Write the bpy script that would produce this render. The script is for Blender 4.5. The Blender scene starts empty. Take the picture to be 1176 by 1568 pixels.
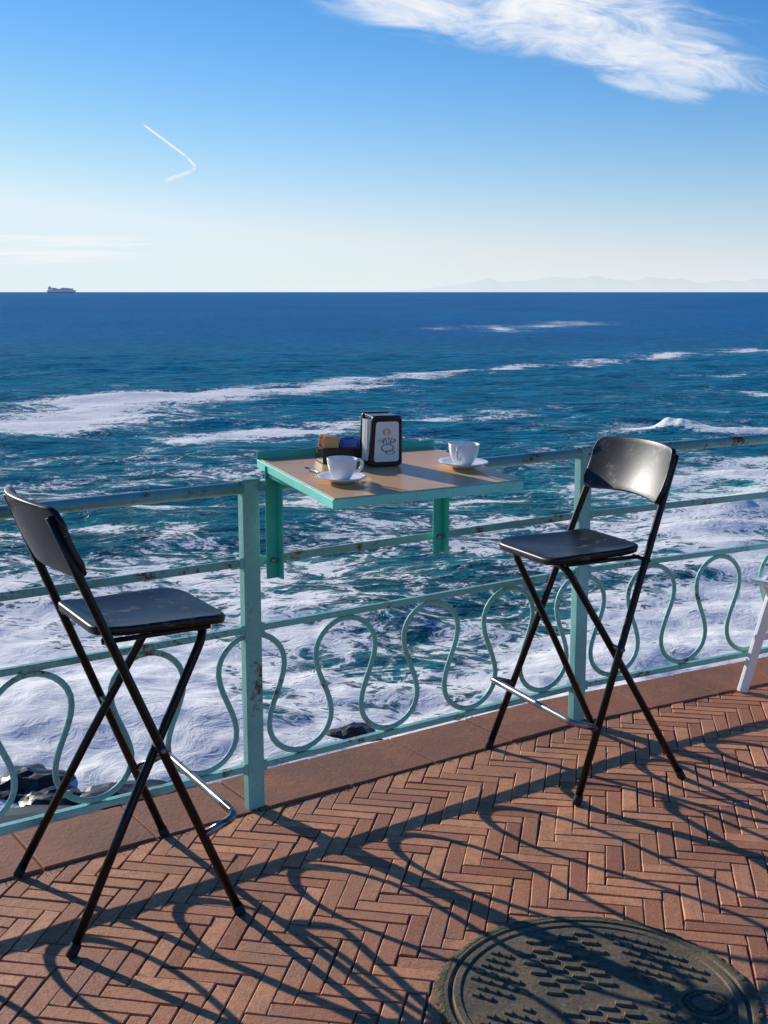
import bpy, bmesh, math, random
import numpy as np
from mathutils import Vector, Matrix
random.seed(7); rng=np.random.RandomState(5)
S=bpy.context.scene
S.view_settings.view_transform='Standard'; S.view_settings.look='None'; S.view_settings.exposure=0; S.view_settings.gamma=1
COL=S.collection

# ---------------------------------------------------------------- helpers
class NT:
    def __init__(s,nt): s.nt=nt; s.n=nt.nodes; s.l=nt.links
    def add(s,t,**kw):
        nd=s.n.new(t)
        for k,v in kw.items(): setattr(nd,k,v)
        return nd
    def put(s,sock,v):
        if isinstance(v,bpy.types.NodeSocket): s.l.new(v,sock)
        else: sock.default_value=v
    def math(s,op,a,b=0.0,c=None,clamp=False):
        nd=s.add('ShaderNodeMath',operation=op); nd.use_clamp=clamp
        s.put(nd.inputs[0],a); s.put(nd.inputs[1],b)
        if c is not None: s.put(nd.inputs[2],c)
        return nd.outputs[0]
    def smooth(s,x,a,b,lo=0.0,hi=1.0):
        nd=s.add('ShaderNodeMapRange',interpolation_type='SMOOTHSTEP')
        s.put(nd.inputs[0],x); nd.inputs[1].default_value=a; nd.inputs[2].default_value=b
        nd.inputs[3].default_value=lo; nd.inputs[4].default_value=hi
        return nd.outputs[0]
    def mix(s,f,a,b):
        nd=s.add('ShaderNodeMix',data_type='RGBA')
        s.put(nd.inputs[0],f)
        for k,v in((6,a),(7,b)):
            if isinstance(v,tuple) and len(v)==3: v=v+(1,)
            s.put(nd.inputs[k],v)
        return nd.outputs[2]
    def noise(s,vec,scale,detail=4,rough=.55,dist=0.0):
        nd=s.add('ShaderNodeTexNoise'); 
        if vec is not None: s.l.new(vec,nd.inputs['Vector'])
        nd.inputs['Scale'].default_value=scale; nd.inputs['Detail'].default_value=detail
        nd.inputs['Roughness'].default_value=rough; nd.inputs['Distortion'].default_value=dist
        return nd.outputs[0]
    def mapping(s,vec,scale=(1,1,1),rot=(0,0,0),loc=(0,0,0)):
        nd=s.add('ShaderNodeMapping'); s.l.new(vec,nd.inputs[0])
        nd.inputs['Scale'].default_value=scale; nd.inputs['Rotation'].default_value=rot; nd.inputs['Location'].default_value=loc
        return nd.outputs[0]
    def bump(s,h,strength=.3,dist=.01,normal=None):
        nd=s.add('ShaderNodeBump'); s.l.new(h,nd.inputs['Height'])
        nd.inputs['Strength'].default_value=strength; nd.inputs['Distance'].default_value=dist
        if normal is not None: s.l.new(normal,nd.inputs['Normal'])
        return nd.outputs[0]

def newmat(name):
    m=bpy.data.materials.new(name); m.use_nodes=True
    t=NT(m.node_tree); p=m.node_tree.nodes['Principled BSDF']
    tc=t.add('ShaderNodeTexCoord')
    return m,t,p,tc.outputs['Object']
def simple(name,c,rough=.5,metal=0,var=.15,scale=30,bump=.1,spec=.5):
    m,t,p,v=newmat(name)
    n=t.noise(v,scale,3)
    a=tuple(x*(1-var) for x in c); b=tuple(min(1,x*(1+var)) for x in c)
    t.l.new(t.mix(n,a,b),p.inputs['Base Color'])
    p.inputs['Roughness'].default_value=rough; p.inputs['Metallic'].default_value=metal
    p.inputs['Specular IOR Level'].default_value=spec
    if bump>0: t.l.new(t.bump(n,bump,.002),p.inputs['Normal'])
    return m

def mesh_obj(name,verts,faces,mat=None,smooth=False,parent=None):
    me=bpy.data.meshes.new(name); me.from_pydata([tuple(v) for v in verts],[],faces); me.update()
    o=bpy.data.objects.new(name,me); COL.objects.link(o)
    if mat: me.materials.append(mat)
    if smooth: me.polygons.foreach_set('use_smooth',[True]*len(me.polygons))
    if parent: o.parent=parent
    return o
def empty(name,M=None):
    o=bpy.data.objects.new(name,None); o.empty_display_size=.1; COL.objects.link(o)
    if M is not None: o.matrix_world=M
    return o
def bevel(o,w,seg=2):
    b=o.modifiers.new('bev','BEVEL'); b.width=w; b.segments=seg; b.limit_method='ANGLE'; b.angle_limit=math.radians(35)
    return o
def box(name,c,size,mat,parent=None,ax=(1,0,0),bev=0.0,up=(0,0,1)):
    ax=Vector(ax).normalized(); up=Vector(up); ay=up.cross(ax).normalized(); az=ax.cross(ay).normalized()
    c=Vector(c); vs=[]
    for i in(-.5,.5):
        for j in(-.5,.5):
            for k in(-.5,.5): vs.append(c+ax*i*size[0]+ay*j*size[1]+az*k*size[2])
    f=[(0,1,3,2),(4,6,7,5),(0,4,5,1),(2,3,7,6),(0,2,6,4),(1,5,7,3)]
    o=mesh_obj(name,vs,f,mat,parent=parent)
    if bev: bevel(o,bev)
    return o
def bar(name,a,b,w,h,mat,parent=None,bev=.002):
    a=Vector(a);b=Vector(b); return box(name,(a+b)/2,((b-a).length,w,h),mat,parent,ax=(b-a),bev=bev)
def rounded(pts,r=.03,n=6):
    pts=[Vector(p) for p in pts]; out=[pts[0]]
    for i in range(1,len(pts)-1):
        p=pts[i]; a=(pts[i-1]-p); b=(pts[i+1]-p); rr=min(r,a.length*.45,b.length*.45)
        A=p+a.normalized()*rr; B=p+b.normalized()*rr
        for k in range(n+1):
            t=k/n; out.append(A*(1-t)**2+p*2*t*(1-t)+B*t*t)
    out.append(pts[-1]); return out
def tube(name,pts,r,mat,parent=None,n=12,rx=None):
    pts=[Vector(p) for p in pts]; vs=[];fs=[]
    T=(pts[1]-pts[0]).normalized(); ref=Vector((0,0,1)) if abs(T.z)<.9 else Vector((1,0,0))
    N=T.cross(ref).normalized()
    m=len(pts)
    for i,p in enumerate(pts):
        if i==0: t=(pts[1]-pts[0])
        elif i==m-1: t=(pts[-1]-pts[-2])
        else: t=(pts[i+1]-pts[i]).normalized()+(pts[i]-pts[i-1]).normalized()
        t.normalize(); N=(N-t*N.dot(t)).normalized(); B=t.cross(N)
        for k in range(n):
            a=2*math.pi*k/n; vs.append(p+N*math.cos(a)*r+B*math.sin(a)*(rx or r))
    for i in range(m-1):
        for k in range(n):
            fs.append((i*n+k,i*n+(k+1)%n,(i+1)*n+(k+1)%n,(i+1)*n+k))
    fs.append(tuple(range(n))[::-1]); fs.append(tuple((m-1)*n+k for k in range(n)))
    return mesh_obj(name,vs,fs,mat,True,parent)
def lathe(name,prof,mat,parent=None,n=48,loc=(0,0,0),smooth=True):
    vs=[];fs=[]
    for (r,z) in prof:
        for k in range(n):
            a=2*math.pi*k/n; vs.append((loc[0]+r*math.cos(a),loc[1]+r*math.sin(a),loc[2]+z))
    for i in range(len(prof)-1):
        for k in range(n): fs.append((i*n+k,i*n+(k+1)%n,(i+1)*n+(k+1)%n,(i+1)*n+k))
    return mesh_obj(name,vs,fs,mat,smooth,parent)

# ---------------------------------------------------------------- camera
H=1.6; FPX=1850.0; PITCH=math.atan(337/FPX)
cam=bpy.data.cameras.new('camera'); co=bpy.data.objects.new('camera',cam); COL.objects.link(co)
co.location=(0,0,H); co.rotation_euler=(math.pi/2-PITCH,0,0)
cam.sensor_fit='HORIZONTAL'; cam.sensor_width=24; cam.lens=24*FPX/1176
cam.clip_start=.05; cam.clip_end=200000; S.camera=co

# ---------------------------------------------------------------- sun + sky
EL=math.radians(20); sh=Vector((.719,-.695,0)).normalized()
ld=Vector((sh.x*math.cos(EL),sh.y*math.cos(EL),-math.sin(EL)))
sl=bpy.data.lights.new('sun','SUN'); sl.energy=5; sl.angle=math.radians(.5); sl.color=(1,.95,.87)
so=bpy.data.objects.new('sun',sl); COL.objects.link(so); so.rotation_euler=(-ld).to_track_quat('Z','Y').to_euler(); so.location=(-5,5,8)
w=bpy.data.worlds.new('World'); S.world=w; w.use_nodes=True
w.cycles.sampling_method='MANUAL'; w.cycles.sample_map_resolution=256
t=NT(w.node_tree); bg=w.node_tree.nodes['Background']; bg.inputs[1].default_value=.12
sky=t.add('ShaderNodeTexSky',sky_type='NISHITA'); sky.sun_disc=False; sky.sun_elevation=EL
sky.sun_rotation=math.atan2(-sh.x,-sh.y); sky.air_density=1.0; sky.dust_density=.1; sky.ozone_density=3
# film-like per-channel response on the physical sky (keeps its own gradient)
sc=t.add('ShaderNodeSeparateColor'); t.l.new(sky.outputs[0],sc.inputs[0])
cc=t.add('ShaderNodeCombineColor')
for i,(g_,k_,mx_) in enumerate(((2.1,2.35,.72),(1.30,1.33,.86),(.92,1.42,.96))):
    q=t.math('MULTIPLY',sc.outputs[i],.085); q=t.math('POWER',q,g_); q=t.math('MULTIPLY',q,k_/.12); q=t.math('MINIMUM',q,mx_/.12)
    t.l.new(q,cc.inputs[i])
tc=t.add('ShaderNodeTexCoord'); sep=t.add('ShaderNodeSeparateXYZ'); t.l.new(tc.outputs['Generated'],sep.inputs[0])
yy=t.math('MAXIMUM',sep.outputs[1],.05)
A=t.math('DIVIDE',sep.outputs[0],yy); E=t.math('DIVIDE',sep.outputs[2],yy)
front=t.smooth(sep.outputs[1],.2,.4)
def cloud(cx,cy,ang,la,lb,sx,sy,lo,hi,seedz=0.,gain=1.,detail=5,amp=2.0,dist=.5):
    dx=t.math('SUBTRACT',A,cx); dy=t.math('SUBTRACT',E,cy); c,s_=math.cos(ang),math.sin(ang)
    p=t.math('ADD',t.math('MULTIPLY',dx,c),t.math('MULTIPLY',dy,s_))
    q=t.math('SUBTRACT',t.math('MULTIPLY',dy,c),t.math('MULTIPLY',dx,s_))
    cb=t.add('ShaderNodeCombineXYZ'); t.l.new(t.math('MULTIPLY',p,sx),cb.inputs[0]); t.l.new(t.math('MULTIPLY',q,sy),cb.inputs[1]); cb.inputs[2].default_value=seedz
    nz=t.noise(cb.outputs[0],1.0,detail,.62,dist)
    pp=t.math('DIVIDE',p,la); qq=t.math('DIVIDE',q,lb)
    d=t.math('ADD',t.math('MULTIPLY',pp,pp),t.math('MULTIPLY',qq,qq))
    m=t.math('SUBTRACT',1.0,d,clamp=True)
    v=t.math('ADD',m,t.math('MULTIPLY',t.math('SUBTRACT',nz,.5),amp))
    v=t.math('MULTIPLY',v,t.smooth(m,0,.6))
    return t.math('MULTIPLY',t.smooth(v,lo,hi),gain)
def seg(ax_,ay_,bx_,by_,wd,gain):
    L=math.hypot(bx_-ax_,by_-ay_); ux,uy=(bx_-ax_)/L,(by_-ay_)/L
    dx=t.math('SUBTRACT',A,ax_); dy=t.math('SUBTRACT',E,ay_)
    p=t.math('ADD',t.math('MULTIPLY',dx,ux),t.math('MULTIPLY',dy,uy))
    q=t.math('ABSOLUTE',t.math('SUBTRACT',t.math('MULTIPLY',dy,ux),t.math('MULTIPLY',dx,uy)))
    a=t.smooth(q,wd*.2,wd,1,0)
    b=t.math('MULTIPLY',t.smooth(p,-.002,.004),t.smooth(p,L-.003,L+.002,1,0))
    return t.math('MULTIPLY',t.math('MULTIPLY',a,b),gain)
parts=[cloud(.10,.222,-.15,.235,.047,12,42,.0,1.45,4.0,.97,7,2.9,1.0),
       cloud(.20,.186,-.19,.17,.026,16,60,.0,1.4,3.3,.85,6,2.8,.8),
       cloud(.215,.160,-.2,.06,.013,22,90,.05,1.2,7.7,.6,4),
       cloud(-.29,.034,0,.16,.020,10,170,.3,1.5,5,.75,4,2.6),
       seg(-.191,.1307,-.158,.1065,.0013,.8),seg(-.158,.1065,-.1506,.0985,.0013,.8),seg(-.1506,.0985,-.153,.0955,.0018,.6),seg(-.153,.0955,-.176,.0875,.0022,.45)]
cm=parts[0]
for q in parts[1:]: cm=t.math('MAXIMUM',cm,q)
cm=t.math('MULTIPLY',cm,front)
# thin haze layer hugging the horizon
zz=t.math('MAXIMUM',sep.outputs[2],0.0)
hz=t.math('MULTIPLY',t.math('POWER',2.71828,t.math('MULTIPLY',zz,-16.0)),.93)
base=t.mix(hz,cc.outputs[0],(6.5,7.4,7.9,1))
col=t.mix(cm,base,(7.9,8.0,8.1,1))
t.l.new(col,bg.inputs[0])

# ---------------------------------------------------------------- layout constants
LP=Vector((-.407,3.578,0)); RP=Vector((.7275,4.362,0))
D1=(RP-LP).normalized(); SPAN=(RP-LP).length
D2=Vector((math.cos(math.radians(28.5)),math.sin(math.radians(28.5)),0))
N1=Vector((D1.y,-D1.x,0)); N2=Vector((D2.y,-D2.x,0))   # toward the terrace
def fp(s):
    return LP+D1*s if s<=SPAN else RP+D2*(s-SPAN)

# ---------------------------------------------------------------- materials
def paint(name,c,rust=.62,c2=None):
    m,t,p,v=newmat(name)
    n=t.noise(v,9,5,.6); n2=t.noise(v,60,4,.75); n3=t.noise(v,4,3)
    base=t.mix(n,tuple(x*.78 for x in c),tuple(min(1,x*1.18) for x in c))
    base=t.mix(t.smooth(n3,.45,.7),base,c2 or tuple(min(1,x*1.2+.02) for x in c))
    base=t.mix(t.smooth(n2,.52,.75,0,.6),base,tuple(x*.55+.02 for x in c))
    rv=t.math('ADD',t.math('MULTIPLY',n,.6),t.math('MULTIPLY',n2,.4))
    base=t.mix(t.smooth(rv,rust-.05,rust,0,.5),base,(.20,.12,.06))
    rf=t.smooth(rv,rust,rust+.03)
    t.l.new(t.mix(rf,base,(.13,.06,.028)),p.inputs['Base Color'])
    t.l.new(t.math('ADD',.48,t.math('MULTIPLY',rf,.35)),p.inputs['Roughness'])
    t.l.new(t.bump(t.math('SUBTRACT',n2,t.math('MULTIPLY',rf,.6)),.5,.002),p.inputs['Normal'])
    return m
M_rail=paint('painted_iron',(.22,.52,.44),.60)
M_rail2=paint('painted_handrail',(.18,.42,.36),.57)
M_teal=paint('teal_enamel',(.035,.47,.34),.66)
M_tealedge=paint('table_edge_paint',(.20,.72,.55),.68)
def blackmat(name,base,r0,r1,wear,wc=(.20,.19,.16),spec=.5):
    m,t,p,v=newmat(name)
    n=t.noise(v,14,5,.65); mp=t.mapping(v,(8,60,60)); n2=t.noise(mp,3,4,.7); n3=t.noise(v,90,2,.6)
    b=t.mix(n,(base*.7,)*3,(base*1.5,base*1.5,base*1.6))
    wf=t.smooth(t.math('ADD',t.math('MULTIPLY',n,.55),t.math('MULTIPLY',n2,.45)),wear,wear+.05)
    t.l.new(t.mix(wf,b,wc),p.inputs['Base Color'])
    t.l.new(t.math('ADD',t.math('MULTIPLY',n,r1-r0),r0),p.inputs['Roughness'])
    p.inputs['Specular IOR Level'].default_value=spec
    t.l.new(t.bump(t.math('ADD',n3,n2),.12,.001),p.inputs['Normal'])
    return m
M_blk=blackmat('black_tube',.004,.22,.42,.78,spec=.28)
M_seat=blackmat('black_seat',.008,.30,.5,.565,(.17,.15,.12),.38)
M_rubber=simple('rubber',(.012,.012,.012),.8)
M_worn=blackmat('worn_steel',.05,.2,.4,.45,(.3,.29,.27)) 
for nd in M_worn.node_tree.nodes:
    if nd.type=='BSDF_PRINCIPLED': nd.inputs['Metallic'].default_value=.6
M_white=simple('white_paint',(.78,.78,.76),.4,var=.05)
M_porc=simple('porcelain',(.84,.84,.81),.12,var=.02,bump=0)
M_coffee=simple('coffee_foam',(.35,.19,.09),.5,var=.3,scale=60)
M_plastic=simple('black_plastic',(.008,.008,.009),.22)
M_paper=simple('paper',(.84,.83,.79),.7,var=.04)

# wood table top
m,t,p,v=newmat('table_laminate'); M_wood=m
mp=t.mapping(v,(1.2,14,14),(0,0,math.radians(-32))); n=t.noise(mp,5,6,.65,.5); n2=t.noise(v,4,3)
c=t.mix(n,(.56,.27,.095),(.90,.53,.23)); c=t.mix(t.smooth(n2,.4,.7,0,.4),c,(.82,.52,.27))
t.l.new(c,p.inputs['Base Color']); p.inputs['Roughness'].default_value=.33; p.inputs['Specular IOR Level'].default_value=.35
t.l.new(t.bump(n,.05,.001),p.inputs['Normal'])

# bricks
m,t,p,v=newmat('terracotta_brick'); M_brick=m
at=t.add('ShaderNodeAttribute',attribute_name='rnd'); r=at.outputs['Fac']
n=t.noise(v,30,5,.7); n2=t.noise(v,1.3,3,.6); n3=t.noise(v,170,2,.7); n5=t.noise(v,5,4,.65)
c=t.mix(r,(.36,.115,.045),(.78,.34,.145))
c=t.mix(t.smooth(n,.38,.72,0,.6),c,(.36,.125,.055))
c=t.mix(t.smooth(n5,.48,.68,0,.65),c,(.38,.18,.10))
c=t.mix(t.smooth(n2,.43,.66,0,.5),c,(.34,.15,.08))
c=t.mix(t.smooth(n3,.58,.75,0,.6),c,(.76,.50,.32))
c=t.mix(t.smooth(n3,.30,.44,.7,0),c,(.12,.05,.03))
t.l.new(c,p.inputs['Base Color']); t.l.new(t.smooth(n,.3,.7,.55,.8),p.inputs['Roughness'])
t.l.new(t.bump(t.math('ADD',n,t.math('MULTIPLY',n3,.5)),.7,.003),p.inputs['Normal'])
M_mortar=simple('mortar',(.10,.06,.04),.95,var=.5,scale=60,bump=.5)
# kerb
m,t,p,v=newmat('red_kerb_stone'); M_kerb=m
n=t.noise(v,6,6,.75); n2=t.noise(v,70,4,.7); n3=t.noise(v,1.7,3)
c=t.mix(n,(.17,.05,.022),(.42,.15,.065)); c=t.mix(t.smooth(n2,.55,.75,0,.5),c,(.42,.23,.13)); c=t.mix(t.smooth(n3,.42,.62,0,.7),c,(.17,.07,.035))
c=t.mix(t.smooth(n2,.30,.42,.7,0),c,(.08,.035,.02))
t.l.new(c,p.inputs['Base Color']); p.inputs['Roughness'].default_value=.8
t.l.new(t.bump(t.math('ADD',n,t.math('MULTIPLY',n2,.5)),.8,.006),p.inputs['Normal'])

# ---------------------------------------------------------------- paving
Wb,nb=.05,4; Lb=Wb*nb; ch=.0025
th=math.radians(34.6-45)
ca,sa=math.cos(th),math.sin(th)
verts=[];faces=[];rnd=[]
def addbrick(x0,y0,x1,y1):
    cx,cy=(x0+x1)/2,(y0+y1)/2
    wx,wy=ca*cx-sa*cy+1.0, sa*cx+ca*cy+3.0
    if not(-4.5<wx<5.5 and -.5<wy<7.5): return
    if (Vector((wx,wy,0))-LP).dot(N1)<-.15 or (Vector((wx,wy,0))-RP).dot(N2)<-.15: return
    gap=random.uniform(.0006,.0026)
    dz=random.gauss(0,.0009); tx=random.gauss(0,.004); ty=random.gauss(0,.010); rr=random.gauss(0,.007)
    b=len(verts); hx,hy=(x1-x0)/2-gap,(y1-y0)/2-gap
    jit=[(random.gauss(0,.0011),random.gauss(0,.0011)) for _ in range(4)]
    for (e,zz) in((0,-.012),(0,-ch),(ch,0)):
        for q,(sx,sy) in enumerate(((-1,-1),(1,-1),(1,1),(-1,1))):
            lx,ly=sx*(hx-e)+jit[q][0],sy*(hy-e)+jit[q][1]
            lx,ly=lx-rr*ly,ly+rr*lx
            X,Y=cx+lx,cy+ly
            verts.append((ca*X-sa*Y+1.0,sa*X+ca*Y+3.0,zz+dz+tx*lx+ty*ly))
    for q in range(2):
        for k in range(4):
            a=b+q*4; faces.append((a+k,a+(k+1)%4,a+4+(k+1)%4,a+4+k))
    faces.append((b+8,b+9,b+10,b+11)); v_=min(1,max(0,random.gauss(.5,.33))); rnd.extend([v_]*12)
R=150
for j in range(-R,R):
    for mm in range(-R//8-1,R//8+2):
        i=j+8*mm
        addbrick(i*Wb,j*Wb,(i+nb)*Wb,(j+1)*Wb)
        j0=j+1-8*mm   # column j
        addbrick(j*Wb,j0*Wb,(j+1)*Wb,(j0+nb)*Wb)
pv=mesh_obj('brick_paving',verts,faces,M_brick)
at=pv.data.attributes.new('rnd','FLOAT','POINT'); at.data.foreach_set('value',rnd)
bm=bmesh.new(); bm.from_mesh(pv.data)
for P,N in((LP+N1*.034,N1),(RP+N2*.034,N2)):
    bmesh.ops.bisect_plane(bm,geom=bm.verts[:]+bm.edges[:]+bm.faces[:],plane_co=P,plane_no=N,clear_inner=True)
bm.to_mesh(pv.data); bm.free()
SL=-14; SR=16
a=fp(SL)+N1*.0; b=RP; c=fp(SR)
mesh_obj('terrace_ground',[a+Vector((0,0,-.0045)),b+Vector((0,0,-.0045)),c+Vector((0,0,-.0045)),(25,-20,-.0045),(-25,-20,-.0045)],[(0,1,2,3,4)],M_mortar)

# kerb slabs
kv=[];kf=[]
def slab(s0,s1,z=.006,inn=.03,out=-.245,low=-.35):
    def off(s,d):
        p=fp(s); N=(N1 if s<SPAN-1e-6 else N2)
        if abs(s-SPAN)<1e-6: N=(N1+N2).normalized()
        return p+N*d
    b=len(kv); g=.0025
    a0,a1=off(s0,inn),off(s1,inn); b0,b1=off(s0,out),off(s1,out)
    d=(a1-a0).normalized()*g; dz=random.gauss(0,.001)
    for q in(a0+d,a1-d,b1-d,b0+d):
        kv.append(q+Vector((0,0,low))); kv.append(q+Vector((0,0,z+dz)))
    for k in range(4):
        k2=(k+1)%4; kf.append((b+2*k,b+2*k2,b+2*k2+1,b+2*k+1))
    kf.append((b+1,b+3,b+5,b+7))
stp=SPAN/4
k=-20
while k*stp<SR-1:
    slab(k*stp,(k+1)*stp); k+=1
ko=mesh_obj('kerb',kv,kf,M_kerb); 
bm=bmesh.new(); bm.from_mesh(ko.data); bmesh.ops.recalc_face_normals(bm,faces=bm.faces); bm.to_mesh(ko.data); bm.free(); bevel(ko,.004)

# grit along the kerb joint: one mesh of tiny chips
wv_=[];wf_=[]
for q in range(900):
    s=random.uniform(-2.2,4.5); Nn=N1 if s<SPAN else N2
    c0=fp(s)+Nn*(.034+abs(random.gauss(0,.012))); r=random.uniform(.0008,.0028); a0=random.random()*6
    b=len(wv_)
    for k in range(4): wv_.append((c0.x+r*math.cos(a0+k*1.57)*random.uniform(.6,1.3),c0.y+r*math.sin(a0+k*1.57)*random.uniform(.6,1.3),.0015))
    wv_.append((c0.x,c0.y,.0025+r*random.uniform(.5,1.3)))
    for k in range(4): wf_.append((b+k,b+(k+1)%4,b+4))
mesh_obj('grit',wv_,wf_,simple('grit_dirt',(.13,.09,.05),.9,var=.7,scale=200,bump=0))

# sea wall
def wallpt(s,d,z): 
    p=fp(s)+(N1 if s<SPAN else N2)*d; return (p.x,p.y,z)
wv=[wallpt(SL,-.22,-.1),wallpt(SPAN,-.22,-.1),wallpt(SR,-.22,-.1),wallpt(SL,-.5,-8),wallpt(SPAN,-.5,-8),wallpt(SR,-.5,-8)]
mesh_obj('sea_wall',wv,[(0,3,4,1),(1,4,5,2)],simple('rough_concrete',(.28,.24,.2),.9,var=.4,scale=3,bump=.5))

# ---------------------------------------------------------------- railing
rail=empty('metal_railing')
ZT,ZM,ZL,ZB=1.024,.795,.585,.14
def seglist():
    out=[]; s=-3*SPAN
    while s<SPAN*7.5: out.append((s,s+SPAN)); s+=SPAN
    return out
up=Vector((0,0,1))
for (a,b) in seglist():
    a=round(a/SPAN)*SPAN; b=a+SPAN
    pa,pb=fp(a),fp(b)
    d=(pb-pa).normalized(); N=Vector((d.y,-d.x,0))
    bevel(box('post',pa+up*(.522),(.056,.034,1.045),M_rail,rail,ax=D1 if a<SPAN+.01 else D2),.003)
    box('post_cap',pa+up*1.047,(.062,.042,.006),M_rail2,rail,ax=D1 if a<SPAN+.01 else D2,bev=.002)
    e=.026
    tube('handrail',[pa+up*ZT+d*e,pb+up*ZT-d*e],.026,M_rail2,rail,16,.019)
    bar('middle_rail',pa+up*ZM+d*e,pb+up*ZM-d*e,.014,.024,M_rail2,rail,.003)
    bar('lower_rail',pa+up*ZL+d*e,pb+up*ZL-d*e,.022,.020,M_rail,rail,.003)
    bar('bottom_rail',pa+up*ZB+d*e,pb+up*ZB-d*e,.026,.020,M_rail,rail,.003)
    for zc in(ZM,ZL,ZB):
        for q in(pa+d*.034,pb-d*.034): box('rail_bracket',q+up*zc,(.014,.030,.034),M_rail,rail,ax=d,bev=.003)
    P=SPAN/4; z0=(ZL+ZB)/2; hz_=(ZL-ZB)/2-.018; pts=[]
    nn=4*40
    for i in range(nn+1):
        tt=2*math.pi*4*i/nn
        x=P*tt/(2*math.pi)+.060*math.sin(2*tt)-.006*math.sin(4*tt)
        c_=math.cos(tt); zz_=z0+hz_*(c_*1.0)
        if x<.02 or x>SPAN-.02: continue
        pts.append(pa+d*x+up*zz_)
    tube('serpentine_bar',pts,.0078,M_rail,rail,8,.0095)

# ---------------------------------------------------------------- table
tb=empty('railing_table')
BL=Vector((-.388,3.655,0));FL=Vector((-.1325,3.096,0));FR=Vector((.4016,3.431,0));BR=Vector((.165,3.972,0))
def tz(p): return 1.10-.05*((Vector((p[0],p[1],0))-BL).dot(Vector((.568,-.823,0))))
def tableslab(name,cs,top,bot,mat,bev=.002):
    vs=[Vector((c.x,c.y,tz(c)+bot)) for c in cs]+[Vector((c.x,c.y,tz(c)+top)) for c in cs]
    f=[(3,2,1,0),(4,5,6,7)]+[(i,(i+1)%4,4+(i+1)%4,4+i) for i in range(4)]
    o=mesh_obj(name,vs,f,mat,parent=tb); bm=bmesh.new(); bm.from_mesh(o.data); bmesh.ops.recalc_face_normals(bm,faces=bm.faces); bm.to_mesh(o.data); bm.free()
    bevel(o,bev); return o
cs=[BL,FL,FR,BR]; cen=sum(cs,Vector())/4
tableslab('frame',cs,-.002,-.028,M_tealedge)
tableslab('top_panel',[c+(cen-c).normalized()*.009 for c in cs],.0,-.012,M_wood,.001)
for (a,b) in((BL,BR),):
    pa=Vector((a.x,a.y,tz(a)+.006)); pb=Vector((b.x,b.y,tz(b)+.006)); bar('back_lip',pa,pb,.006,.03,M_teal,tb)
for s_ in(.060,.69):
    p0=fp(s_)+N1*.034
    box('bracket_bar',p0+up*(.915),(.042,.006,.345),M_teal,tb,ax=D1,bev=.002)
    box('bracket_flange',p0+up*(.915)+N1*.018+D1*.018,(.005,.03,.345),M_teal,tb,ax=D1,bev=.001)
    q=p0+N1*.30; bar('support_arm',p0+up*1.062+N1*.01,Vector((q.x,q.y,tz(q)-.044)),.03,.02,M_teal,tb)
    tube('bolt',[p0+up*.80+N1*.002,p0+up*.80+N1*.016],.008,M_worn,tb,8)
def table_matrix(x,y,rz,dz=.0015):
    nrm=Vector((.05*.568,-.05*.823,1)).normalized()
    q=Vector((0,0,1)).rotation_difference(nrm)
    return Matrix.Translation((x,y,tz((x,y))+dz))@q.to_matrix().to_4x4()@Matrix.Rotation(rz,4,'Z')

# ---------------------------------------------------------------- cups
def cup(name,x,y,rz,k=1.0):
    M=table_matrix(x,y,rz)@Matrix.Scale(k,4); e=empty(name)
    lathe('saucer',[(0,.003),(.028,.003),(.030,0),(.034,0),(.040,.004),(.060,.011),(.0715,.0165),(.0725,.018),(.0712,.0186),(.058,.0135),(.038,.0075),(.027,.006),(.0,.006)],M_porc,e)
    lathe('cup_body',[(0,.0075),(.020,.0075),(.022,.007),(.024,.009),(.031,.018),(.0385,.033),(.043,.050),(.0452,.067),(.0455,.0695),(.0440,.0695),(.0425,.060),(.038,.036),(.030,.020),(.0,.016)],M_porc,e)
    lathe('coffee',[(0,.046),(.040,.046)],M_coffee,e)
    pts=[(.040,0,.060),(.056,0,.064),(.066,0,.056),(.064,0,.040),(.052,0,.028),(.034,0,.026)]
    tube('handle',rounded(pts,.012,5),.0035,M_porc,e,10,.005)
    e.matrix_world=M; return e
cup('coffee_cup',-.118,3.325,math.radians(25),.95)
cup('coffee_cup',.2375,3.60,math.radians(250),1.04)
sp=empty('teaspoon'); 
M_steel=simple('steel',(.6,.6,.6),.2,1.0,bump=0)
tube('handle',[(0,0,.004),(.05,0,.006),(.09,0,.004)],.0022,M_steel,sp,8)
vs=[];fs=[]
n=16
for ring,(f,z) in enumerate(((1,.006),(.6,.003),(.01,.0015))):
    for k in range(n): a=2*math.pi*k/n; vs.append((-.014+.017*f*math.cos(a),.010*f*math.sin(a),z))
for i in range(2):
    for k in range(n): fs.append((i*n+k,i*n+(k+1)%n,(i+1)*n+(k+1)%n,(i+1)*n+k))
mesh_obj('bowl',vs,fs,M_steel,True,sp); sp.matrix_world=table_matrix(-.215,3.47,math.radians(-60))

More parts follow.
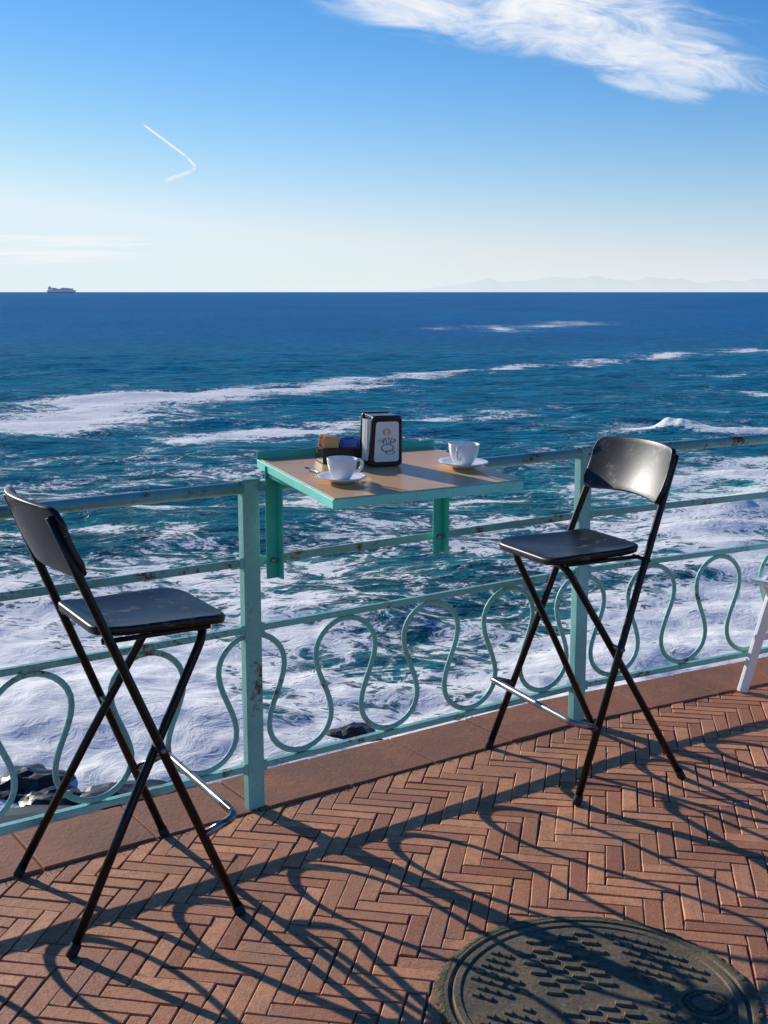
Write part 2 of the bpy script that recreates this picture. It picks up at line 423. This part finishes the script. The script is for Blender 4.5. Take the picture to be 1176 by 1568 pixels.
# ---------------------------------------------------------------- napkin dispenser (local: front = -y)
nd_=empty('napkin_dispenser')
def prism(name,outline,y0,y1,mat,parent,bev=.004):
    n=len(outline); vs=[(x,y0,z) for x,z in outline]+[(x,y1,z) for x,z in outline]
    fs=[tuple(range(n)),tuple(range(2*n-1,n-1,-1))]+[(i,i+n,(i+1)%n+n,(i+1)%n) for i in range(n)]
    o=mesh_obj(name,vs,fs,mat,parent=parent); bm=bmesh.new(); bm.from_mesh(o.data); bmesh.ops.recalc_face_normals(bm,faces=bm.faces); bm.to_mesh(o.data); bm.free()
    if bev: bevel(o,bev,3)
    return o
def rr(w0,w1,h,r,z0=0,n=6):
    cs=[(-w0,z0),(w0,z0),(w1,z0+h),(-w1,z0+h)]; out=[]
    for i in range(4):
        p=Vector(cs[i]).to_3d();a=Vector(cs[i-1]).to_3d()-p;b=Vector(cs[(i+1)%4]).to_3d()-p
        A_=p+a.normalized()*r;B_=p+b.normalized()*r
        for k in range(n+1):
            q=k/n; z=A_*(1-q)**2+p*2*q*(1-q)+B_*q*q; out.append((z.x,z.y))
    return out
prism('front_shell',rr(.053,.048,.153,.016),-.048,-.032,M_plastic,nd_)
prism('back_shell',rr(.053,.048,.153,.016),.034,.048,M_plastic,nd_)
box('base',(0,0,.008),(.100,.066,.014),M_plastic,nd_,bev=.003)
box('top_bridge',(0,0,.144),(.084,.068,.012),M_plastic,nd_,bev=.003)
box('core',(.012,0,.075),(.060,.062,.12),M_plastic,nd_)
for i in range(15):
    yy_=-.028+.0040*i
    zz_=.074+random.uniform(-.001,.001); xx_=random.uniform(-.005,.003)
    o=box('napkin',(xx_-.004,yy_,zz_),(.090,.0032,.122),M_paper,nd_,bev=.001)
m,t,p,v=newmat('display_card'); M_card=m
sx=t.add('ShaderNodeSeparateXYZ'); t.l.new(v,sx.inputs[0])
def ell(cx,cz,rx,rz):
    a=t.math('DIVIDE',t.math('SUBTRACT',sx.outputs[0],cx),rx); b=t.math('DIVIDE',t.math('SUBTRACT',sx.outputs[2],cz),rz)
    return t.math('ADD',t.math('MULTIPLY',a,a),t.math('MULTIPLY',b,b))
def ring(e,wd): return t.smooth(t.math('ABSOLUTE',t.math('SUBTRACT',e,1.0)),wd*.6,wd,1,0)
n=t.noise(v,240,3,.6)
base=t.mix(n,(.66,.67,.62),(.76,.77,.72))
band=t.math('MULTIPLY',t.smooth(ell(0,.078,.030,.010),.9,1.0,1,0),t.smooth(t.noise(t.mapping(v,(1,1,.35)),330,1),.47,.53))
base=t.mix(t.math('MULTIPLY',band,.8),base,(.05,.035,.03))
base=t.mix(t.smooth(ell(-.002,.104,.013,.011),.9,1.05,1,0),base,(.60,.36,.10))
base=t.mix(t.smooth(ell(-.002,.103,.006,.010),.8,1.05,1,0),base,(.66,.64,.58))
base=t.mix(t.math('MULTIPLY',ring(ell(.002,.056,.019,.011),.28),.85),base,(.07,.05,.04))
base=t.mix(t.math('MULTIPLY',ring(ell(.010,.043,.014,.006),.35),.85),base,(.07,.05,.04))
t.l.new(base,p.inputs['Base Color']); p.inputs['Roughness'].default_value=.25
prism('display_card',rr(.040,.036,.120,.010,.015),-.0505,-.047,M_card,nd_,.0)
nd_.matrix_world=table_matrix(-.012,3.62,math.radians(22))

# ---------------------------------------------------------------- sugar box
sb=empty('sugar_packet_box')
for nm,c,sz in(('floor',(0,0,.004),(.118,.078,.006)),('wall_front',(0,-.038,.024),(.12,.004,.046)),('wall_back',(0,.038,.024),(.12,.004,.046)),('wall_left',(-.058,0,.024),(.004,.072,.046)),('wall_right',(.058,0,.024),(.004,.072,.046)),('divider',(0,0,.022),(.004,.072,.040))):
    box(nm,c,sz,M_plastic,sb,bev=.0012)
pk=[simple('packet_white',(.80,.79,.74),.5),simple('packet_kraft',(.66,.36,.12),.6),simple('packet_blue',(.04,.08,.34),.5),simple('packet_orange',(.85,.36,.05),.5)]
for i in range(22):
    sidex=-1 if i%2 else 1
    x=sidex*.030+random.uniform(-.010,.010); y=-.030+.0028*i
    mt=pk[random.choice([0,0,1,1,1,3])] if sidex<0 else pk[random.choice([2,2,0,2])]
    o=box('packet',(0,0,0),(.044,.0022,.058),mt,sb,bev=.0008)
    hgt=.048 if sidex<0 else .038
    o.matrix_local=Matrix.Translation((x,y,hgt))@Matrix.Rotation(random.uniform(-.22,.22),4,'Y')@Matrix.Rotation(random.uniform(-.25,.25),4,'X')
sb.matrix_world=table_matrix(-.140,3.645,math.radians(20))

# ---------------------------------------------------------------- bar stools
def stool(name,O,ang,lean=0.0):
    e=empty(name); lr=.0118
    def L(z,n0=.27,n1=.192): q=z/1.10; return Vector((.222-.432*q,n0+(n1-n0)*q,z))
    for sg in(1,-1):
        pts=[L(0.0),L(.5),L(.93),L(1.085)]
        tube('back_leg_tube',[Vector((p.x,p.y*sg,p.z)) for p in pts],lr,M_blk,e,14)
    def Rr(q,sg): return Vector((-.222+.405*q,sg*(.245+(.158-.245)*q),.752*q))
    pts=[Rr(0,1),Rr(.5,1),Rr(1,1)+Vector((.01,0,.0)),Rr(1,-1)+Vector((.01,0,0)),Rr(.5,-1),Rr(0,-1)]
    tube('front_frame_tube',rounded(pts,.055,8),lr,M_blk,e,14)
    for sg in(1,-1):
        for p,dx in((L(0),-.432/1.1),(Rr(0,1),.405/.752)):
            q=Vector((p.x,p.y*sg,0)); tube('foot_cap',[q+Vector((0,0,.0005)),q+Vector((dx*.03,0,.03))],.0142,M_rubber,e,14)
        tube('pivot_pin',[Vector((.033,sg*.185,.48)),Vector((.033,sg*.252,.48))],.007,M_worn,e,8)
        p=L(.76); tube('seat_pivot',[Vector((p.x,sg*.15,.757)),Vector((p.x,sg*(p.y+.014),.757))],.007,M_blk,e,8)
        tube('seat_rail',[Vector((-.085,sg*.166,.757)),Vector((.20,sg*.166,.757))],.007,M_blk,e,8)
    z=.235; a=L(z); f0=Vector((a.x,a.y,z))
    pts=[f0,Vector((a.x+.095,a.y-.002,z+.032)),Vector((a.x+.095,-a.y+.002,z+.032)),Vector((a.x,-a.y,z))]
    rp=rounded(pts,.035,7)
    tube('footrest_bar',rp,.0105,M_worn,e,14)
    nu,nv=36,10; vs=[];fs=[]
    for i in range(nu+1):
        u=-1+2*i/nu
        au=abs(u); sq=(max(0,(au-.86)/.14))
        sh_=(1-math.sqrt(max(0,1-min(1,sq)**2)))
        for j in range(nv+1):
            v=-1+2*j/nv
            hh=.088-.040*sh_
            zc=1.015+hh*v+.010*(1-u*u)
            s_=.222-.432*zc/1.10-.045*(1-u*u)+.016
            vs.append(Vector((s_+.006*(v*v),u*.212,zc)))
    for i in range(nu):
        for j in range(nv):
            a=i*(nv+1)+j; fs.append((a,a+nv+1,a+nv+2,a+1))
    o=mesh_obj('backrest',vs,fs,M_seat,True,e)
    so_=o.modifiers.new('sol','SOLIDIFY'); so_.thickness=.016; so_.offset=0
    b=o.modifiers.new('bev','BEVEL'); b.width=.006; b.segments=3; b.limit_method='ANGLE'; b.angle_limit=math.radians(50)
    out=[]
    x0,x1=-.105,.258
    corners=[(x0,-.163,.045),(x1,-.185,.075),(x1,.185,.075),(x0,.163,.045)]
    for i in range(4):
        p=Vector(corners[i][:2]).to_3d(); a=Vector(corners[i-1][:2]).to_3d()-p; b=Vector(corners[(i+1)%4][:2]).to_3d()-p; r=corners[i][2]
        A_=p+a.normalized()*r; B_=p+b.normalized()*r
        for k in range(10):
            q=k/9; out.append(A_*(1-q)**2+p*2*q*(1-q)+B_*q*q)
        nxt=corners[(i+1)%4]; P2=Vector(nxt[:2]).to_3d(); C_=P2-b.normalized()*nxt[2]
        for k in range(1,6): out.append(B_.lerp(C_,k/6))
    c0=Vector((.08,0,0)); n=len(out); rings=[(.0,-.022),(.90,-.022),(.985,-.018),(1,-.006),(.995,.0),(.97,.004),(.93,.0035),(.8,.0),(.6,-.004),(.3,-.007),(0.01,-.008)]
    vs=[];fs=[]
    for f,z in rings:
        for p in out:
            q=c0+(p-c0)*f; fr=max(0,(q.x-.17)/.09); 
            vs.append((q.x,q.y,.783+z-.010*fr*fr+.008*max(0,(-.03-q.x)/.07)))
    for i in range(len(rings)-1):
        for k in range(n): fs.append((i*n+k,i*n+(k+1)%n,(i+1)*n+(k+1)%n,(i+1)*n+k))
    mesh_obj('seat',vs,fs,M_seat,True,e)
    if lean:
        for c in e.children:
            for v in c.data.vertices: v.co.x+=lean*v.co.z
    e.matrix_world=Matrix.Translation(O)@Matrix.Rotation(ang,4,'Z')
    return e
stool('bar_stool',(-.7035,3.035,0),math.atan2(.519,.855))
stool('bar_stool',(.690,3.942,0),math.radians(206),.022)

# ---------------------------------------------------------------- white folding chair
wc=empty('white_folding_chair')
base=Vector((1.455,4.70,0)); lat=Vector((.48,-.877,0)); fw=Vector((.877,.48,0))
for k,o_ in enumerate((Vector((0,0,0)),lat*.42)):
    b0=base+o_
    bar('leg_long',b0,b0+fw*.33+up*.95,.022,.045,M_white,wc,.004)
    bar('leg_short',b0+fw*.42+lat*.026*(1 if k==0 else -1),b0+fw*.06+lat*.026*(1 if k==0 else -1)+up*.47,.022,.045,M_white,wc,.004)
    bar('side_rail',b0+fw*.05+up*.22,b0+fw*.36+up*.22,.015,.03,M_white,wc,.003)
for i in range(7):
    q=base+fw*(.05+.065*i)+up*.46+lat*.0; bar('seat_slat',q-lat*.01,q+lat*.43,.055,.016,M_white,wc,.003)
for i in range(4):
    q=base+fw*(.33*(.66+.09*i)/.95)+up*(.66+.09*i)+fw*-.02; bar('back_slat',q-lat*.01,q+lat*.43,.014,.06,M_white,wc,.003)

# ---------------------------------------------------------------- manhole
mh=empty('manhole_cover'); MC=Vector((.4915,2.535,0))
m,t,p,v=newmat('cast_iron'); M_iron=m
n=t.noise(v,25,5,.7); n2=t.noise(v,120,3,.7); n3=t.noise(v,7,4)
c=t.mix(n,(.085,.070,.044),(.19,.160,.105)); c=t.mix(t.smooth(n3,.45,.60,0,.7),c,(.22,.165,.095)); c=t.mix(t.smooth(n2,.56,.75,0,.6),c,(.38,.32,.23))
c=t.mix(t.smooth(n2,.32,.45,.7,0),c,(.03,.024,.016))
t.l.new(c,p.inputs['Base Color']); t.l.new(t.smooth(n,.3,.7,.55,.9),p.inputs['Roughness']); p.inputs['Specular IOR Level'].default_value=.15
t.l.new(t.bump(t.math('ADD',n,n2),.6,.0025),p.inputs['Normal'])
lathe('frame_ring',[(.360,-.01),(.360,.003),(.357,.006),(.345,.006),(.342,.001),(.336,.001),(.336,-.01)],M_iron,mh,96,(MC.x,MC.y,0),False)
lathe('cover',[(.333,-.01),(.333,.004),(.330,.007),(.316,.007),(.313,.0035),(.001,.0035)],M_iron,mh,96,(MC.x,MC.y,0),False)
dv=[];df=[];n=220
for k in range(n):
    a=2*math.pi*k/n; r0=.352+.006*random.random(); r1=.368+.012*random.random()+.004*math.sin(a*7)
    dv.append((MC.x+r0*math.cos(a),MC.y+r0*math.sin(a),.0068)); dv.append((MC.x+(r0+r1)/2*math.cos(a),MC.y+(r0+r1)/2*math.sin(a),.004+.003*random.random())); dv.append((MC.x+r1*math.cos(a),MC.y+r1*math.sin(a),-.001))
for k in range(n):
    k2=(k+1)%n; df.append((3*k,3*k+1,3*k2+1,3*k2)); df.append((3*k+1,3*k+2,3*k2+2,3*k2+1))
mesh_obj('dirt_joint',dv,df,simple('moss_dirt',(.09,.08,.035),.95,var=.7,scale=80,bump=.8),parent=mh)
sv=[];sf=[]
def stud(cx,cy,wx,wy,rot,z0=.003,z1=.0095):
    b=len(sv); c_,s_=math.cos(rot),math.sin(rot)
    for (e,z) in((0,z0),(.002,z1)):
        for qx,qy in((-1,-1),(1,-1),(1,1),(-1,1)):
            lx,ly=qx*(wx/2-e),qy*(wy/2-e); sv.append((MC.x+cx+c_*lx-s_*ly,MC.y+cy+s_*lx+c_*ly,z))
    for k in range(4): sf.append((b+k,b+(k+1)%4,b+4+(k+1)%4,b+4+k))
    sf.append((b+4,b+5,b+6,b+7))
ra=math.radians(-28); c_,s_=math.cos(ra),math.sin(ra)
LG=Vector((.24,-.03)); g=.031
for i in range(-10,11):
    for j in range(-10,11):
        lx,ly=i*g,j*g; X=c_*lx-s_*ly;Y=s_*lx+c_*ly
        if math.hypot(X,Y)>.292 or (Vector((X,Y))-LG).length<.085: continue
        d1=abs(lx*.6-ly*.8)
        d2=abs(lx*.8+ly*.6-.09); d3=abs(lx*.8+ly*.6+.14)
        if d1<.02 or d2<.022 or d3<.018: continue
        if -.14<lx*.8+ly*.6<.09:
            if (i+j)%2==0: stud(X,Y,.040,.017,ra+math.radians(18))
        else: stud(X+random.gauss(0,.0006),Y,.019,.017,ra)
mesh_obj('raised_studs',sv,sf,M_iron,parent=mh)
sv=[];sf=[]
for k in range(20):
    a=2*math.pi*k/20
    if k%5==4: continue
    stud(LG.x+.0415*math.cos(a),LG.y+.0415*math.sin(a),.005 if k%2 else .008,.011,a,.003,.0085)
mesh_obj('raised_letters',sv,sf,M_iron,parent=mh)
lathe('maker_mark_ring',[(.062,.003),(.060,.0085),(.053,.0085),(.051,.003),(.030,.003),(.028,.0075),(.001,.0075)],M_iron,mh,40,(MC.x+LG.x,MC.y+LG.y,.0006),False)

# ---------------------------------------------------------------- sea
ZW=-6.0
def vn(x,y,seed):
    xi=np.floor(x);yi=np.floor(y);fx=x-xi;fy=y-yi;fx=fx*fx*(3-2*fx);fy=fy*fy*(3-2*fy)
    def h(a,b):
        q=np.sin(a*127.1+b*311.7+seed*74.7)*43758.5453; return q-np.floor(q)
    return (h(xi,yi)*(1-fx)+h(xi+1,yi)*fx)*(1-fy)+(h(xi,yi+1)*(1-fx)+h(xi+1,yi+1)*fx)*fy
def fbm(x,y,seed,o=4):
    s=0;a=.5;tot=0
    for k in range(o): s=s+a*vn(x*2**k,y*2**k,seed+k*13); tot+=a; a*=.5
    return s/tot
def ss(x,a,b): q=np.clip((x-a)/(b-a),0,1); return q*q*(3-2*q)
rows=np.concatenate([np.geomspace(6,13,20,endpoint=False),np.geomspace(13,150,400,endpoint=False),np.geomspace(150,60000,90)])
angs=np.concatenate([np.linspace(-80,-23,30,endpoint=False),np.linspace(-23,23,460),np.linspace(23,80,31)[1:]])
tanA=np.tan(np.radians(angs)); 
X=(rows[:,None]*tanA[None,:]); Y=np.repeat(rows[:,None],len(angs),1)
Z=np.zeros_like(X)
dy=np.where(Y<150,Y*.0062,Y*.07)
for k in range(44):
    lam=.9*(14/.9)**(k/43.); th_=math.radians(-100+rng.normal(0,32)); kx,ky=math.cos(th_)*2*math.pi/lam,math.sin(th_)*2*math.pi/lam
    fade=ss(lam/dy,3,7)
    env=.4+1.2*vn(X/(lam*2.3)+k*7,Y/(lam*2.3),k)
    ph=kx*X+ky*Y+rng.uniform(0,6.28)+1.5*vn(X/(lam*1.7),Y/(lam*1.7),k+50)
    sn=np.sin(ph); Z+=fade*env*.0066*lam**.85*(1-np.abs(np.sin(ph/2))*1.4+.3*sn)
near=ss(Y,38,22)
Z+=near*(fbm(X*.4,Y*.5,3)-.5)*.45+near*(fbm(X*1.6,Y*2.,9,3)-.5)*.08
# foam amount
F=np.interp(Y,[15,19,24,28,32,37,45,60,80,130,250,600],[.90,.83,.68,.53,.39,.29,.23,.16,.11,.06,.03,0.0])
F=F+(fbm(X*.16,Y*.13,21)-.5)*.9*ss(Y,70,30)+(fbm(X*.5,Y*.3,25)-.5)*.35*ss(Y,90,35)
F+=.36*ss(X-.1*Y,1,8)*ss(Y,60,42)*ss(Y,22,30)
F=np.maximum(F,0)
def streak(pts,wd,amp,seed,brk=.5):
    global F
    P=np.array(pts,float); d=np.full(X.shape,1e9)
    wx=(fbm(X*.07,Y*.07,seed,5)-.5)*6*wd
    Yw=Y+wx
    for i in range(len(P)-1):
        a=P[i];b=P[i+1];v=b-a;L2=(v**2).sum()
        q=np.clip(((X-a[0])*v[0]+(Yw-a[1])*v[1])/L2,0,1)
        d=np.minimum(d,np.hypot(X-a[0]-q*v[0],Yw-a[1]-q*v[1]))
    m=np.exp(-(d/wd)**1.3)*amp*(1-brk+brk*2*fbm(X*.12+seed,Y*.09,seed+5,4))
    F=np.maximum(F,m)
streak([(-40,62),(-22.4,71.5),(-15.6,84),(-8,94),(-4.6,97.3)],6.0,1.08,1,.25)
streak([(-16,92),(-7,103),(2,108)],2.6,.60,44,.8)
streak([(-4.6,97.3),(6.8,112.7),(22,132),(37.5,151),(70,180)],3.0,.70,2,.8)
streak([(-10.5,59),(-5,66),(3,74),(8,78)],2.0,.76,3,.8)
streak([(10,260),(25,275),(24,240)],5,.50,5,.8)
streak([(34,270),(52,310)],7,.58,6,.7)
streak([(28,95),(45,100)],2.6,.64,8,.8)
streak([(30,112),(60,120)],2.6,.52,18,.8)
streak([(-11,41),(-7,42.5)],1.2,.70,9,.7)
streak([(-14,39),(-9,38)],1.2,.66,19,.7)
streak([(2,44.5),(5,45)],1,.62,10,.7)
streak([(12,54),(20,58),(30,60)],2.0,.84,11,.6)
streak([(8,45),(14,48),(20,50)],1.8,.84,12,.6)
streak([(14,66.5),(18,66.5),(26,62)],1.6,.9,14,.4)
def crest(cx,cy,rx,ry,hh,seed):
    global Z,F
    g_=np.exp(-((X-cx)/rx)**2-((Y-cy)/ry)**2)
    nz=fbm(X*.9,Y*.9,seed,3); Z+=g_*hh*(.5+1.0*nz)
    F=np.maximum(F,g_*2.0*(.5+nz))
crest(12.8,41.5,2.4,1.3,.45,61); crest(16.3,66.5,1.6,1.3,.8,62); crest(20,65,3.5,1.0,.25,66); crest(11.0,38.2,2.5,.8,.2,63); crest(16,50,3,1,.2,65)
F=np.clip(F,0,1.25)
cn=fbm(X*.03,Y*.02,77,4)
def c3(v): return np.array(v)
q1=ss(Y,26,75)[...,None]; q2=ss(Y,80,260)[...,None]
C=c3((.008,.155,.170))*(1-q1)+c3((.008,.225,.340))*q1
C=C*(1-q2)+c3((.008,.205,.46))*q2
C=C*(.78+.44*cn[...,None])
tq=(np.exp(-((X-12.5)/6)**2-((Y-46)/7)**2)*.75)[...,None]
C=C*(1-tq)+c3((.06,.50,.46))*tq
tq=(ss(F,.35,.9)*.45*ss(Y,60,30))[...,None]
C=C*(1-tq)+c3((.02,.27,.27))*tq
nr,nc=X.shape
V=np.stack([X,Y,Z+ZW],-1).reshape(-1,3)
idx=np.arange(nr*nc).reshape(nr,nc)
Q=np.stack([idx[:-1,:-1],idx[:-1,1:],idx[1:,1:],idx[1:,:-1]],-1).reshape(-1,4)
me=bpy.data.meshes.new('sea'); me.vertices.add(len(V)); me.vertices.foreach_set('co',V.astype(np.float32).ravel())
me.loops.add(Q.size); me.loops.foreach_set('vertex_index',Q.astype(np.int32).ravel())
me.polygons.add(len(Q)); me.polygons.foreach_set('loop_start',np.arange(0,Q.size,4,dtype=np.int32)); me.polygons.foreach_set('use_smooth',np.ones(len(Q),dtype=bool))
me.update(calc_edges=True); me.validate()
a=me.attributes.new('foam','FLOAT','POINT'); a.data.foreach_set('value',F.astype(np.float32).ravel())
a=me.attributes.new('wcol','FLOAT_COLOR','POINT'); a.data.foreach_set('color',np.concatenate([C,np.ones(C.shape[:2]+(1,))],-1).astype(np.float32).ravel())
sea=bpy.data.objects.new('sea',me); COL.objects.link(sea)
m=bpy.data.materials.new('sea_water'); m.use_nodes=True; t=NT(m.node_tree); t.n.clear(); me.materials.append(m)
out=t.add('ShaderNodeOutputMaterial'); tc=t.add('ShaderNodeTexCoord'); v=tc.outputs['Object']
fo=t.add('ShaderNodeAttribute',attribute_name='foam').outputs['Fac']; wcx=t.add('ShaderNodeAttribute',attribute_name='wcol').outputs['Color']
vs_=t.mapping(v,(.80,1,1))
n1=t.noise(vs_,.6,4,.6,1.2)
rdg=t.math('SUBTRACT',1.0,t.math('MULTIPLY',t.math('ABSOLUTE',t.math('SUBTRACT',n1,.5)),10.0),clamp=True)
n4=t.noise(vs_,2.0,4,.65,1.2)
rdg2=t.math('SUBTRACT',1.0,t.math('MULTIPLY',t.math('ABSOLUTE',t.math('SUBTRACT',n4,.5)),8.0),clamp=True)
n2=t.noise(vs_,.32,8,.70,.5)
N=t.math('ADD',t.math('MULTIPLY',n2,.95),t.math('ADD',t.math('MULTIPLY',rdg,.18),t.math('MULTIPLY',rdg2,.18)))
val=t.math('ADD',N,t.math('MULTIPLY',t.math('SUBTRACT',fo,.5),.60))
crisp=t.smooth(val,.62,.72); veil=t.smooth(val,.50,.80,0,.45)
ff=t.math('MAXIMUM',crisp,veil)
ff=t.math('MULTIPLY',ff,t.smooth(fo,.02,.15))
wv1=t.noise(t.mapping(v,(.5,1,1)),.35,3,.6,.4); wv2=t.noise(t.mapping(v,(.45,1,1)),1.6,5,.68,.3)
hh=t.math('ADD',t.math('MULTIPLY',wv1,1.6),t.math('MULTIPLY',wv2,.65))
nm=t.bump(hh,.8,.75)
cvar=t.mix(t.smooth(wv2,.36,.62),t.mix(.6,wcx,(.0,.018,.03)),wcx)
cvar=t.mix(t.smooth(wv1,.5,.75,0,.35),cvar,t.mix(.5,wcx,(.03,.30,.40)))
dif=t.add('ShaderNodeBsdfDiffuse'); t.l.new(cvar,dif.inputs[0]); t.l.new(nm,dif.inputs['Normal'])
gl=t.add('ShaderNodeBsdfGlossy'); gl.inputs['Roughness'].default_value=.18; gl.inputs[0].default_value=(.9,.95,1,1); t.l.new(nm,gl.inputs['Normal'])
lw=t.add('ShaderNodeLayerWeight'); t.l.new(nm,lw.inputs['Normal']); lw.inputs[0].default_value=.5
fr=t.math('ADD',.02,t.math('MULTIPLY',t.math('POWER',lw.outputs['Facing'],5.0),.16))
wsh=t.add('ShaderNodeMixShader'); t.l.new(fr,wsh.inputs[0]); t.l.new(dif.outputs[0],wsh.inputs[1]); t.l.new(gl.outputs[0],wsh.inputs[2])
fd=t.add('ShaderNodeBsdfDiffuse'); fcol=t.mix(t.smooth(n4,.3,.6),(.80,.82,.77),(1.0,.96,.87)); t.l.new(fcol,fd.inputs[0]); t.l.new(t.bump(n4,.35,.15),fd.inputs['Normal'])
fin=t.add('ShaderNodeMixShader'); t.l.new(ff,fin.inputs[0]); t.l.new(wsh.outputs[0],fin.inputs[1]); t.l.new(fd.outputs[0],fin.inputs[2])
t.l.new(fin.outputs[0],out.inputs[0])

# rocks
rm=simple('wet_rock',(.035,.03,.025),.4,var=.6,scale=4,bump=.8,spec=.3)
rv=[];rf=[]
def rock(cx,cy,r,h,seed):
    bm=bmesh.new(); bmesh.ops.create_icosphere(bm,subdivisions=4,radius=1)
    b=len(rv); P=np.array([v.co[:] for v in bm.verts])
    nz=fbm(P[:,0]*1.5+seed,P[:,1]*1.5+P[:,2]*1.1,seed,5)
    P=P*(.55+.9*nz[:,None])
    for p in P: rv.append((cx+p[0]*r,cy+p[1]*r*.8,ZW-.1+p[2]*h))
    for f in bm.faces: rf.append(tuple(b+v.index for v in f.verts))
    bm.free()
for i,(cx,cy,r,h) in enumerate([(-.5,19.6,.7,.38),(-1.9,18.9,.6,.38),(-5.5,17.6,.8,.42),(-4.9,17.0,.7,.4),(-3.6,17.0,1.2,.4),(1.5,18.0,.9,.4),(3.2,18.2,1.0,.4),(-8.5,16.0,1.6,.6),(0,16.0,2.2,.8),(4,16.2,2.4,.8),(-5,14.5,2.5,.6),(8,17.5,1.6,.6)]):
    rock(cx,cy,r,h,i+3)
mesh_obj('shore_rocks',rv,rf,rm)

# ---------------------------------------------------------------- ship
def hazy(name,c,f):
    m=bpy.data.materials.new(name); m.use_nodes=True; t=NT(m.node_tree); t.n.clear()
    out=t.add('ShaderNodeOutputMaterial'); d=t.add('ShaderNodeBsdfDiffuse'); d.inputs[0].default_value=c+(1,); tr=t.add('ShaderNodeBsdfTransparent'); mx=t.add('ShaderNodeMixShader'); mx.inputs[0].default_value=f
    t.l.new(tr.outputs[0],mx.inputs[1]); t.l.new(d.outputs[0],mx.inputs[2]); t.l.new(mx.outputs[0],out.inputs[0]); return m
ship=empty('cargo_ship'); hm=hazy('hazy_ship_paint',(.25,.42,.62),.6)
DS=9000; xs=-.2625*DS; 
def sbx(nm,x0,x1,z0,z1,wd=25):
    box(nm,((x0+x1)/2,0,(z0+z1)/2),(x1-x0,wd,z1-z0),hm,ship)
hv=[(-100,-15,-3),(92,-15,-3),(104,-15,20),(-104,-15,20),(-100,15,-3),(92,15,-3),(104,15,20),(-104,15,20)]
mesh_obj('hull',hv,[(0,1,2,3),(7,6,5,4),(0,4,5,1),(1,5,6,2),(2,6,7,3),(3,7,4,0)],hm,parent=ship)
x=-70
for i in range(9):
    h_=random.choice([30,33,36,38]); sbx('container_stack',x,x+16.5,20.2,h_); x+=17.2
sbx('bridge',-95,-78,20.2,44); sbx('funnel',-90,-84,44.2,50,8)
ship.matrix_world=Matrix.Translation((xs,DS,ZW))

# ---------------------------------------------------------------- distant mountains
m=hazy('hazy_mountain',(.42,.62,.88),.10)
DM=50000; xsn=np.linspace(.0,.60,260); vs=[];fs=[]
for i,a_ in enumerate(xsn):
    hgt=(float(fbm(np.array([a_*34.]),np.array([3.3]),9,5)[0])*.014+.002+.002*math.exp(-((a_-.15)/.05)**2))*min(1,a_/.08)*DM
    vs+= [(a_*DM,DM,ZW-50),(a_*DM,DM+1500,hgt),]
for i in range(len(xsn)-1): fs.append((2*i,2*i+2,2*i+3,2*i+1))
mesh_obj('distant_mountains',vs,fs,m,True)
